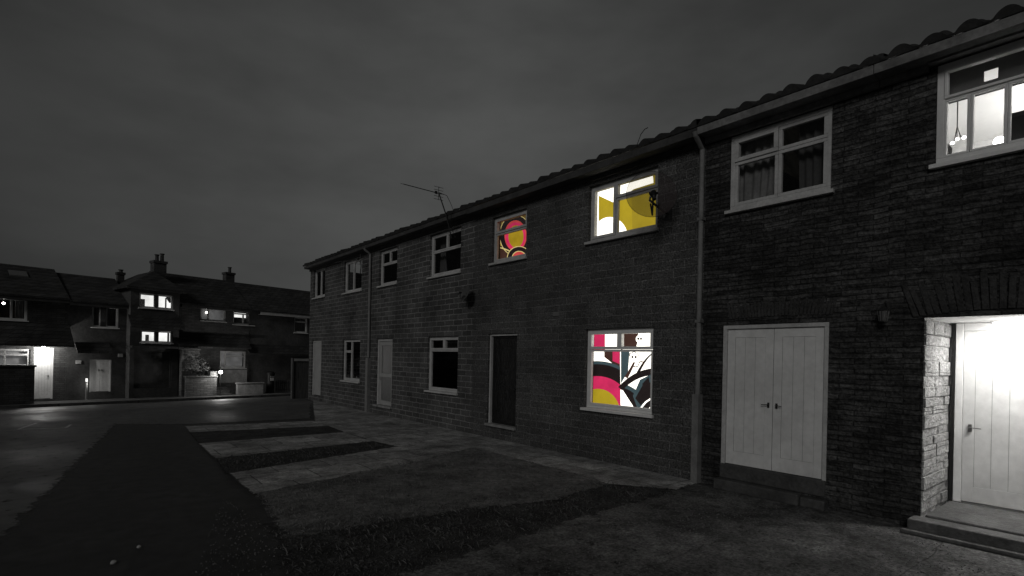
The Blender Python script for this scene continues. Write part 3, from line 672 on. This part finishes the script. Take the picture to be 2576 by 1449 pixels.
# ---- wall lantern
lp=TF.pt(2222,795,.12); k_=.72
t=empty('wall_lantern',lp,'unlit black lantern on the stone wall between the double doors and the porch','lantern')
S=lambda pr:[(r*k_,h*k_) for r,h in pr]
q=MB(); q.lathe(lp,S([(0,-.10),(.045,-.09),(.05,-.085),(.052,-.07)]),6); q.lathe(lp,S([(.074,.07),(.085,.085),(.03,.13),(.012,.15),(.012,.18),(0,.185)]),6)
for k in range(6):
    a0=2*pi*k/6; q.tube([lp+Vector((.052*cos(a0),.052*sin(a0),-.075))*k_,lp+Vector((.076*cos(a0),.076*sin(a0),.075))*k_],.004,5)
q.build('lantern_case',M['metal'],t)
q=MB(); q.lathe(lp,S([(.048,-.075),(.07,.07)]),6); q.build('pane',M['frost'],t)
q=MB(); q.tube([lp+UP*.125,lp+UP*.15-TF.n*.05,lp+UP*.09-TF.n*.11],.007); q.box(Frame(lp-TF.n*.12,TF.u),-.028,.028,.02,.15,.002,.012); q.build('bracket',M['metal'],t)
# ---- satellite dishes
def dish(center,axis,r,mat,label,wallpt,name='satellite_dish'):
    c=Vector(center); ax=Vector(axis).normalized(); t=empty(name,c,label,'satellite dish')
    prof=[(r*k/10,.28*r*(k/10)**2) for k in range(11)]
    MB().lathe(c-ax*.06,prof,40,ax).build('reflector',M[mat],t,smooth=True)
    MB().lathe(c-ax*.06,[(r,.28*r),(r*1.012,.285*r),(r*1.012,.268*r),(r,.265*r)],40,ax).build('rim',M['black'],t,smooth=True)
    side=ax.cross(UP).normalized(); dn=side.cross(ax).normalized(); dn=dn if dn.z<0 else -dn
    foot=c+dn*r*.97+ax*(.2*r); lnb=c+ax*(r*.55)+dn*r*.22; k=min(1,r/.33)
    q=MB(); q.tube([c+dn*r*.3-ax*.06,foot,lnb],.012*k); q.build('arm',M['black'],t)
    q=MB(); q.lathe(lnb+ax*.04*k,[(0,0),(.03*k,0),(.034*k,-.03*k),(.048*k,-.05*k),(.048*k,-.085*k),(0,-.09*k)],14,ax); q.tube([lnb+ax*.02*k,lnb+(ax*.05+dn*.12)*k],.028*k); q.tube([lnb-side*.06*k,lnb+side*.06*k],.018*k); q.build('receiver',M['black'],t,smooth=True)
    q=MB(); q.tube([c-ax*.05,c-ax*.14,Vector(wallpt)+TF.n*.12,Vector(wallpt)],.017*k); wu=(Vector(wallpt)-TF.o).dot(TF.u); q.box(TF,wu-.05,wu+.05,Vector(wallpt).z-.09,Vector(wallpt).z+.09,.002,.015); q.build('bracket',M['metal'],t)
    return t
dish(TF.pt(1638,491,.42),(-.66,-.66,.2),.35,'mesh','see-through mesh satellite dish in front of the mustard lit upper window',TF.pt(1683,538,.0))
dish(TF.pt(1168,736,.26),(-.95,.05,.35),.17,'dish','small solid satellite dish on the brick wall below the upper windows',TF.pt(1174,746,.0))
# ---- aerials
def aerial(mast,boom,n,label,cable=None,el=.22):
    t=empty('tv_aerial',mast[0],label,'aerial')
    MB().tube(mast,.014).build('mast',M['metal'],t)
    q=MB(); q.tube(boom,.010); a,b=Vector(boom[0]),Vector(boom[-1]); dr=(b-a).normalized(); s=dr.cross(UP).normalized()
    p=b-dr*.12; q.box(Frame(p-dr*.12,dr),-.03,.03,-.03,.04,-.02,.02); q.build('boom',M['metal'],t)
    for k in range(n):
        p=a+(b-a)*(k+.3)/n; l=el*(.5+.5*k/n); MB().tube([p-s*l,p+s*l],.005,6).build('element',M['metal'],t)
    p=b-dr*.12; q=MB()
    for dz in (-.14,-.07,.07,.14): q.tube([p+UP*dz-s*.12,p+UP*dz+s*.12],.005,6)
    q.tube([p-UP*.15,p+UP*.15],.006,6); q.build('reflector',M['metal'],t)
    if cable: MB().tube(cable,.006,6).build('cable',M['black'],t)
aerial([TF.pt(1136,600,.3),TF.pt(1122,540,.3),TF.pt(1104,486,.3)],[TF.pt(1015,463,.3),TF.pt(1110,488,.3)],10,'television aerial on a leaning mast above the roof edge, pointing left',
       [TF.pt(1104,484,.29),TF.pt(1124,492,.29),TF.pt(1133,510,.29),TF.pt(1140,528,.29),TF.pt(1132,560,.3),TF.pt(1146,600,.3),TF.pt(1152,612,.05)])
aerial([TF.pt(906,690,.03),TF.pt(908,672,.3),TF.pt(907,640,.3)],[TF.pt(842,660,.3),TF.pt(910,652,.3)],7,'small television aerial fixed low on the wall of the farthest terrace house',None,.16)
q=MB(); q.tube([TF.pt(1600,372,.2),TF.pt(1612,338,.2),TF.pt(1622,325,.2),TF.pt(1630,321,.2)],.006,6)
tag(q.build('wire',M['metal']),'thin bent wire sticking up from the roof edge above the mustard window','wire')

# ================================================================ COTTAGES (left, across the end of the street)
GB=-.75
def gable(fr,house,u0,u1,ze,over,back,zr,mat='ctile'):
    mb=MB(); th=.07
    o=[(over,ze-.03),(-back,zr),(-back*2-over,ze-.03),(-back*2-over,ze-.03-th),(-back,zr-th*1.4),(over,ze-.03-th)]
    mb.prism(fr,o,u0,u1); return mb.build('roof',M[mat],house)
def cottage_wall(fr,house,u0,u1,ze,ops,mat,back,zr,depth=5):
    mb,nm,mt,hh=wall(fr,house,u0,u1,GB,ze,[(r,.15) for r in ops],M[mat],depth)
    for u in (u0+.003,u1-.003): mb.poly([fr.p(u,ze,0),fr.p(u,zr-.1,-back),fr.p(u,ze,-2*back)])
    return mb.build('wall',M[mat],house)
def glow(fr,house,r,mat,out=-.35,name='blind',pad=.15):  # glowing panel behind the glass; the room's light is put into its colour
    mb=MB(); mb.poly([fr.p(r[0]-pad,r[2]-pad,out),fr.p(r[1]+pad,r[2]-pad,out),fr.p(r[1]+pad,r[3]+pad,out),fr.p(r[0]-pad,r[3]+pad,out)])
    return mb.build(name,M[mat],house,recalc=False)
def chimney(fr,roof,x0,y0,x1,y1,out,pots):
    r=fr.rect(x0,y0,x1,y1,out); mb=MB(); w=r[1]-r[0]
    mb.box(fr,r[0],r[1],r[2]-.6,r[3]-.12,out-w*.9,out); mb.box(fr,r[0]-.04,r[1]+.04,r[3]-.12,r[3],out-w*.9-.04,out+.04)
    c=mb.build('chimney',M['cot'],roof)
    for (px,py) in pots:
        u,z=fr.px(px,py,out-.2); q=MB(); q.lathe(fr.p(u,r[3],out-.25),[(.11,0),(.085,.05),(.08,z-r[3]-.05),(.11,z-r[3]-.04),(.11,z-r[3]),(0,z-r[3])],12); q.build('chimney_pot',M['fascia_d'],c)
ur=lambda px,out=0: RF.px(px,900,out)[0]
def pent(fr,house,px0,px1,pyt,pyb,pxr,out,mat='ctile'):
    zt=fr.px(pxr,pyt,0)[1]; zb_=fr.px(pxr,pyb,out)[1]; u0=fr.px(px0,pyb,out)[0]; u1=fr.px(px1,pyb,out)[0]
    mb=MB(); mb.prism(fr,[(.004,zt),(out,zb_),(out,zb_-.09),(.004,zt-.12)],u0,u1); return mb.build('canopy',M[mat],house)
C1=empty('cottage',RF.p(ur(60),GB),'leftmost house of the far row, with a brightly lit white front door','house')
u0,u1=ur(-260),ur(168); ze=RF.px(90,744)[1]; zr=RF.px(80,671,-2.4)[1]
w1=RF.rect(-48,744,69,810); w2=RF.rect(-55,876,76,925); d1=RF.rect(86,874,133,1003)
cottage_wall(RF,C1,u0,u1,ze,[w1,w2,d1],'cot',2.4,zr)
T3=[(0,.33,0,1),(.33,.66,0,1),(.66,1,0,1)]
window(RF,C1,w1,T3,sill=.05); window(RF,C1,w2,[(0,.5,.7,1),(.5,1,.7,1),(0,.5,0,.7),(.5,1,0,.7)],'white_old'); glow(RF,C1,w2,'dimlit',pad=.02)
q=MB(); q.ball(RF.pt(9,763,-.35),.05); q.build('bulb',M['bulb'],C1,smooth=True)
curtain(RF,C1,w1[1]-.35,w1[1],w1[1],w1[2],w1[3],-.3,3)
door_frame(RF,C1,d1,.07,-.12,-.04,'white'); d=plank_leaf(RF,C1,d1[0]+.075,d1[1]-.075,d1[2]+.02,d1[3]-.075,-.07,3,'whitedoor'); handle(RF,d,d1[1]-.16,d1[2]+1.0,-.065,-1)
rf=gable(RF,C1,u0,u1,ze,.3,2.4,zr); fasc(RF,rf,u0,u1-.01,ze-.24,ze-.105,.24,.27,'fascia_d')
slope=(zr-ze)/2.7
def onroof(u,o,lift): return RF.p(u,ze-.03+(.3-o)*slope+lift,o)
su=RF.px(45,688,-1.6)[0]; mb=MB(); mb.hexa([onroof(su-.3,-1.3,.0),onroof(su+.3,-1.3,.0),onroof(su+.3,-1.75,.0),onroof(su-.3,-1.75,.0),onroof(su-.3,-1.3,.07),onroof(su+.3,-1.3,.07),onroof(su+.3,-1.75,.07),onroof(su-.3,-1.75,.07)]); mb.build('skylight',M['frost'],rf)
pent(RF,C1,-260,188,812,866,100,.9)
lp=RF.pt(110,870,.45); t=empty('porch_lamp',lp,'bright porch lamp above the lit white door of the leftmost house','lamp')
MB().lathe(lp,[(0,-.09),(.05,-.08),(.06,-.03),(.05,0),(0,.0)],14).build('lamp_shade',M['bulb'],t,smooth=True); MB().tube([lp,lp+UP*.12],.02).build('lamp_stem',M['metal'],t)
point('far_porch_light',lp-UP*.2,75,.06)
q=MB(); a=RF.px(84,918,1.9); q.box(RF,ur(-260,1.9),a[0],GB,a[1]-.08,1.9,2.15); q.box(RF,ur(-260,1.9),a[0]+.05,a[1]-.08,a[1],1.86,2.19)
tag(q.build('garden_wall',M['cot'],bevel=.01),'dark garden wall in front of the leftmost house','wall')
C2=empty('cottage',RF.p(ur(245),GB),'narrow dark house with pale double doors, second from the left in the far row','house')
u0,u1=ur(168)+.003,ur(327); ze=RF.px(250,760)[1]; zr=RF.px(240,696,-2.4)[1]
w1=RF.rect(232,768,298,828); d1=RF.rect(226,904,279,985)
cottage_wall(RF,C2,u0,u1,ze,[w1,d1],'cotr',2.4,zr)
window(RF,C2,w1,[(0,.3,0,1),(.3,.55,0,1),(.55,1,0,1)]); curtain(RF,C2,w1[0],w1[1],w1[1],w1[2],w1[3],-.3,8)
q=MB(); iu=w1[0]+.045; iw=w1[1]-w1[0]-.09; q.box(RF,iu+iw*.31,iu+iw*.54,w1[2]+.1,w1[3]-.05,-.09,-.045); q.build('panel',M['cotr'],C2)
door_frame(RF,C2,d1,.06,-.12,-.04,'white'); mid=(d1[0]+d1[1])/2
for s0,s1,hx,hd_ in ((d1[0]+.064,mid-.003,mid-.06,-1),(mid+.003,d1[1]-.064,mid+.06,1)):
    d=plank_leaf(RF,C2,s0,s1,d1[2]+.02,d1[3]-.064,-.07,3,'whitedoor'); handle(RF,d,hx,d1[2]+1,-.065,hd_)
pent(RF,C2,195,283,862,884,240,.5)
rf=gable(RF,C2,u0,u1,ze,.3,2.4,zr); fasc(RF,rf,u0,u1,ze-.24,ze-.105,.24,.27,'fascia_d'); chimney(RF,rf,297,684,313,708,-2.4,((305,678),))
for (x,y,lb) in ((197,911,'small pale plaque on the wall left of the pale double doors'),(303,894,'small pale plaque on the wall right of the pale double doors')):
    q=MB(); a=RF.px(x,y); q.box(RF,a[0]-.1,a[0]+.1,a[1]-.08,a[1]+.08,.004,.03); q.box(RF,a[0]-.085,a[0]+.085,a[1]-.065,a[1]+.065,.031,.036); tag(q.build('plaque',M['white_old']),lb,'plaque')
gl=RF.p(ur(219,.5),GB+.12,.5); zt=RF.px(219,952,.5)[1]  # glowing post added where a patch of light lies by the wall
t=empty('garden_light',gl,'short dim bollard light beside the pale double doors','lamp'); MB().tube([gl,Vector((gl.x,gl.y,zt-.14))],.04,12).build('post',M['pipe'],t); MB().tube([Vector((gl.x,gl.y,zt-.14)),Vector((gl.x,gl.y,zt))],.04,12).build('lamp_shade',M['bulbsoft'],t)
point('bollard_light',Vector((gl.x,gl.y,zt-.25))+RU*.1+RN*.12,3.5,.05)  # lamp added to brighten the same light patch
F3=RF.shift(.5)
C3=empty('cottage',F3.p(F3.px(388,900)[0],GB),'projecting house with two bright stacked windows and a hipped roof, in the far row','house')
u0,u1=F3.px(327,850)[0],F3.px(450,850)[0]; ze=F3.px(388,727)[1]
w1=F3.rect(351,736,436,782); w2=F3.rect(354,830,434,866); d1=F3.rect(338,880,430,975)
finish(wall(F3,C3,u0,u1,GB,ze,[(w1,.15),(w2,.15),(d1,.15)],M['cotr'],4.5))
cs=[(0,.45,0,1),(.45,.55,0,1),(.55,1,0,1)]
for w in (w1,w2):
    window(F3,C3,w,cs); glow(F3,C3,w,'lit',-.6,pad=.3)
    q=MB(); iu=w[0]+.045; iw=w[1]-w[0]-.09; q.box(F3,iu+iw*.452,iu+iw*.548,w[2]+.09,w[3]-.045,-.1,-.04); q.build('panel',M['cotr'],C3)
for a,x0,x1,y0_,y1_ in ((w1,.2,.38,-.05,-.25),(w1,1.25,1.31,-.05,-.1),(w2,.35,.5,-.05,-.2),(w2,1.3,1.38,-.05,-.05)):
    q=MB(); q.box(F3,a[0]+x0,a[0]+x1,a[2]+y0_,a[3]+y1_,-.5,-.47); q.build('furniture',M['curtain'],C3)
door_frame(F3,C3,d1,.06,-.12,-.04,'cotr'); plank_leaf(F3,C3,d1[0]+.064,d1[1]-.064,d1[2]+.01,d1[3]-.064,-.08,6,'fascia_d',name='garage_door',stiles=False)
zt_=F3.px(388,795)[1]; zb_=F3.px(388,822,.45)[1]
q=MB(); q.prism(F3,[(.004,zt_),(.45,zb_),(.45,zb_-.08),(.004,zt_-.1)],u0-.1,u1+.1); q.build('canopy',M['ctile'],C3)
q=MB(); zt_=F3.px(388,868)[1]; q.box(F3,u0-.05,u1+.05,zt_-.16,zt_-.06,.004,.5); q.build('canopy',M['ctile'],C3)
q=MB(); ax=F3.px(386,682,-1.6); e=.25
pts=[F3.p(u0-e,ze,e),F3.p(u1+e,ze,e),F3.p(u1+e,ze,-4.5),F3.p(u0-e,ze,-4.5)]; apx=F3.p(ax[0],ax[1],-1.6); apb=F3.p(ax[0],ax[1],-3.8)
q.poly([pts[0],pts[1],apx]); q.poly([pts[1],pts[2],apb,apx]); q.poly([pts[3],pts[0],apx,apb]); q.poly([pts[2],pts[3],apb]); q.poly([p-UP*.08 for p in pts]); 
for i in range(4): q.poly([pts[i],pts[(i+1)%4],pts[(i+1)%4]-UP*.08,pts[i]-UP*.08])
rf=q.build('roof',M['ctile'],C3); chimney(F3,rf,388,654,419,684,-1.8,((396,640),(409,638)))
C4=empty('cottage',RF.p(ur(540),GB),'house with two dim upper windows behind the shrub and the bright garden lamp','house')
u0,u1=ur(450)+.003,ur(625); ze=RF.px(540,768)[1]; zr=RF.px(500,697,-2.4)[1]
w1=RF.rect(505,773,568,812); w2=RF.rect(587,778,639,821); w3=RF.rect(554,883,618,928)
cottage_wall(RF,C4,u0,u1,ze,[w1,w2,w3],'cot',2.4,zr)
window(RF,C4,w1,[(0,.3,0,1),(.3,1,0,1)],'white_old'); window(RF,C4,w2,[(0,1,.75,1),(0,.5,0,.75),(.5,1,0,.75)],'white_old'); window(RF,C4,w3,[(0,.2,0,1),(.2,1,.72,1),(.2,1,0,.72)],'white_old')
glow(RF,C4,w1,'dimlit',-.4,pad=.1); glow(RF,C4,(w2[0],w2[1],w2[3]-.35,w2[3]-.2),'lit',-.4,pad=.05); glow(RF,C4,w3,'dimlit',-.4,pad=.0)
q=MB(); q.ball(RF.pt(520,786,-.36),.045); q.build('bulb',M['bulb'],C4,smooth=True)
q=MB(); a=w3; q.box(RF,a[0]-.05,a[1]+.05,a[2]-.75,a[2]-.05,.005,.06); q.build('panel',M['paleledge'],C4)
pent(RF,C4,452,632,842,872,540,.7)
rf=gable(RF,C4,u0-.6,u1,ze,.3,2.4,zr); fasc(RF,rf,u0,u1,ze-.24,ze-.105,.24,.27,'fascia_d'); chimney(RF,rf,569,684,590,712,-2.4,((579,672),))
C5=empty('cottage',RF.p(ur(720),GB),'dark house with a pale fascia board, partly behind the far end of the terrace','house')
u0,u1=ur(625)+.003,ur(960); ze=RF.px(700,784)[1]; zr=RF.px(690,722,-2.4)[1]
w1=RF.rect(741,797,773,840)
cottage_wall(RF,C5,u0,u1,ze,[w1],'cotr',2.4,zr); window(RF,C5,w1,[(0,1,.72,1),(0,1,0,.72)]); curtain(RF,C5,w1[0],w1[1],w1[1],w1[2],w1[3],-.3,4)
rf=gable(RF,C5,u0,u1,ze,.3,2.4,zr); fasc(RF,rf,u0+.5,u1,ze-.26,ze-.105,.24,.27,'white_old')
pent(RF,C5,628,800,868,890,700,.6)
q=MB(); a=RF.rect(458,880,500,985,.9); q.box(RF,a[0],a[1],GB,a[3],.6,.9); q.box(RF,a[0]-.05,a[1]+.05,a[3]+.001,a[3]+.08,.55,.95)
tag(q.build('garden_wall',M['lowwall'],bevel=.01),'tall brick garden wall between the lit house and the shrub','wall')
q=MB(); a=RF.rect(470,950,545,998,1.6); q.box(RF,a[0],a[1],GB,a[3],1.35,1.6); q.box(RF,a[0]-.04,a[1]+.04,a[3]+.001,a[3]+.07,1.31,1.64); q.box(RF,a[1]-.35,a[1]+.02,a[3]+.071,a[3]+.3,1.33,1.62)
tag(q.build('garden_wall',M['lowwall'],bevel=.01),'low brick garden wall under the shrub, beside the bright lamp','wall')
q=MB(); a=RF.rect(598,966,662,998,1.3); q.box(RF,a[0],a[1],GB,a[3],1.1,1.3); q.box(RF,a[0]-.04,a[1]+.04,a[3]+.001,a[3]+.06,1.06,1.34)
tag(q.build('garden_wall',M['paleledge'],bevel=.01),'low pale garden wall right of the bright garden lamp','wall')
for k in range(3):
    q=MB(); a=RF.px(560,992,1.2); q.box(RF,a[0]-.3,a[0]+.5,GB+.12,GB+.12+.15*(k+1),1.2-.3*(k+1),1.2-.3*k-.004)
    tag(q.build('garden_step',M['step'],bevel=.01),['lowest','middle','topmost'][k]+' of the three garden steps by the bright lamp','step','garden steps by the lamp')
lp=RF.pt(555,936,1.75); gb=Vector((lp.x,lp.y,GB+.1))
t=empty('garden_lamp',gb,'bright garden lamp on a thin post in front of the far row','lamp')
MB().tube([gb,lp-UP*.07],.018).build('post',M['metal'],t); MB().ball(lp,.085).build('lamp_globe',M['bulb'],t,smooth=True)
point('garden_point_light',lp+RF.n*.13+UP*.03,70,.06)
sc=RF.p(ur(496,1.0),GB+.1,1.0); zt=RF.px(496,905,1.0)[1]
t=empty('shrub',sc,'bushy garden shrub standing left of the bright garden lamp','shrub')
q=MB()
for k in range(7):
    an=k*.9; tip=sc+Vector((cos(an)*.35,sin(an)*.35,(zt-sc.z)*random.uniform(.7,.95))); q.tube([sc,sc+(tip-sc)*.5+UP*.1,tip],.02,6,r2=.006)
q.build('stem',M['wood'],t)
q=MB(); cl=[(Vector((random.uniform(-.4,.4),random.uniform(-.3,.3),random.uniform(.7,zt-sc.z-.05))),random.uniform(.16,.34)) for _ in range(15)]
for c,r in cl:
    for _ in range(110):
        v=Vector((random.gauss(0,1),random.gauss(0,1),random.gauss(0,1))).normalized()*r*random.uniform(.5,1.1); p=sc+c+v
        a=Vector((random.gauss(0,1),random.gauss(0,1),random.gauss(0,1))).normalized(); b_=a.cross(v).normalized() if a.cross(v).length>.001 else UP
        l=random.uniform(.05,.09); q.poly([p,p+a*l*.5+b_*l*.3,p+a*l,p+a*l*.5-b_*l*.3])
q.build('foliage',M['leaf'],t,recalc=False)
pb=RF.p(ur(681,.9),GB+.1,.9); zt=RF.px(681,934,.9)[1]-pb.z
t=empty('post_box',pb,'dark pillar post box on the far pavement near the end of the terrace','post box')
MB().lathe(pb,[(.24,0),(.24,.12),(.21,.14),(.21,zt-.2),(.25,zt-.18),(.25,zt-.12),(.2,zt-.04),(.1,zt),(0,zt)],24).build('pillar',M['black'],t,smooth=False)
fr=Frame(pb,RF.u); q=MB(); q.box(fr,-.09,.09,zt*.6,zt*.72,.19,.222); q.build('notice_plate',M['white_old'],t); q=MB(); q.box(fr,-.11,.11,zt-.33,zt-.27,.19,.225); q.build('slot',M['pipe'],t)
t=empty('picket_fence',RF.p(ur(716,.8),GB+.1,.8),'low picket fence in front of the house with the pale fascia','fence')
a=RF.rect(694,957,738,988,.8); n=9; w=(a[1]-a[0])/n
for i in range(n):
    q=MB(); q.box(RF,a[0]+i*w,a[0]+i*w+w*.6,GB+.1,a[3],.78,.8); q.build('picket',M['wood'],t)
for zz in (a[3]-.2,GB+.3):
    q=MB(); q.box(RF,a[0],a[1],zz,zz+.08,.74,.779); q.build('rail',M['wood'],t)
fo=10.0; a=RF.rect(741,902,778,1002,fo); zg=gz(20)
t=empty('wooden_gate',RF.p((a[0]+a[1])/2,zg,fo),'tall board gate with a pale top rail beside the far end of the terrace','gate')
q=MB(); n=6; w=(a[1]+.4-a[0])/n
for i in range(n): q.box(RF,a[0]+i*w,a[0]+i*w+w-.012,zg,a[3]-.1,fo-.03,fo)
q.build('boards',M['wood'],t); q=MB(); q.box(RF,a[0]-.03,a[1]+.4,a[3]-.1,a[3],fo-.06,fo+.03); q.build('rail',M['white_old'],t); q=MB(); q.box(RF,a[0]-.1,a[0]-.035,zg,a[3]+.02,fo-.08,fo+.03); q.build('post',M['wood'],t)

# ================================================================ LIGHT, SKY, CAMERA
sd=Vector((.80,.42,-.43)).normalized()
sun=bpy.data.lights.new('moonlight','SUN'); sun.energy=.55; sun.angle=radians(16); sun.color=(1,.99,.97)  # soft directional fill added to light the facade from the street side
so=bpy.data.objects.new('moonlight',sun); COL.objects.link(so); so.rotation_euler=sd.to_track_quat('-Z','Y').to_euler(); so.location=(-10,-5,10)
w=bpy.data.worlds.new('World'); SC.world=w; w.use_nodes=True; nt=w.node_tree; bg=nt.nodes['Background']
sky=N(nt,'ShaderNodeTexSky',sky_type='NISHITA'); sky.sun_disc=False; sky.sun_elevation=math.asin(-sd.z); sky.sun_rotation=math.atan2(-sd.x,-sd.y)
bw=N(nt,'ShaderNodeRGBToBW'); L(nt,sky.outputs[0],bw.inputs[0])
tc=N(nt,'ShaderNodeTexCoord'); vm=N(nt,'ShaderNodeVectorMath',operation='MULTIPLY'); L(nt,tc.outputs['Generated'],vm.inputs[0]); vm.inputs[1].default_value=(1,1,2.6)
n1=noise(nt,vm.outputs[0],1.7,5,.55); cl_=mrange(nt,n1.outputs[0],.68,1.32,.32,.68)
# added sky gradient: brightest over the terrace, falling off around it
gd=(FWD*1350+RGT*(-40)+UP*540).normalized()
dt=N(nt,'ShaderNodeVectorMath',operation='DOT_PRODUCT'); L(nt,tc.outputs['Generated'],dt.inputs[0]); dt.inputs[1].default_value=tuple(gd)
gr=mrange(nt,dt.outputs['Value'],.15,.58,.62,1.0)
base=N(nt,'ShaderNodeMath',operation='MULTIPLY'); L(nt,cl_,base.inputs[0]); L(nt,gr,base.inputs[1])
add=N(nt,'ShaderNodeMath',operation='MULTIPLY_ADD'); L(nt,bw.outputs[0],add.inputs[0]); add.inputs[1].default_value=.005; L(nt,base.outputs[0],add.inputs[2])
cb=N(nt,'ShaderNodeCombineColor'); 
L(nt,add.outputs[0],cb.inputs[0]); 
m2=N(nt,'ShaderNodeMath',operation='MULTIPLY'); L(nt,add.outputs[0],m2.inputs[0]); m2.inputs[1].default_value=1.02; L(nt,m2.outputs[0],cb.inputs[1]); L(nt,add.outputs[0],cb.inputs[2])
L(nt,cb.outputs[0],bg.inputs[0]); bg.inputs[1].default_value=.1
cam=bpy.data.cameras.new('camera'); co=bpy.data.objects.new('camera',cam); COL.objects.link(co)
cam.sensor_width=36; cam.lens=F/2576*36; cam.shift_y=(PY-724.5)/2576; cam.clip_end=2000; cam.clip_start=.05
mt=Matrix.Identity(4)
for i,v in enumerate((CR,CU,-FWD)):
    for j in range(3): mt[j][i]=v[j]
mt.translation=CAM; co.matrix_world=mt
SC.camera=co
SC.view_settings.view_transform='Standard'; SC.view_settings.look='None'; SC.view_settings.exposure=0
print('D',D,'ZE',ZE,'B',B)
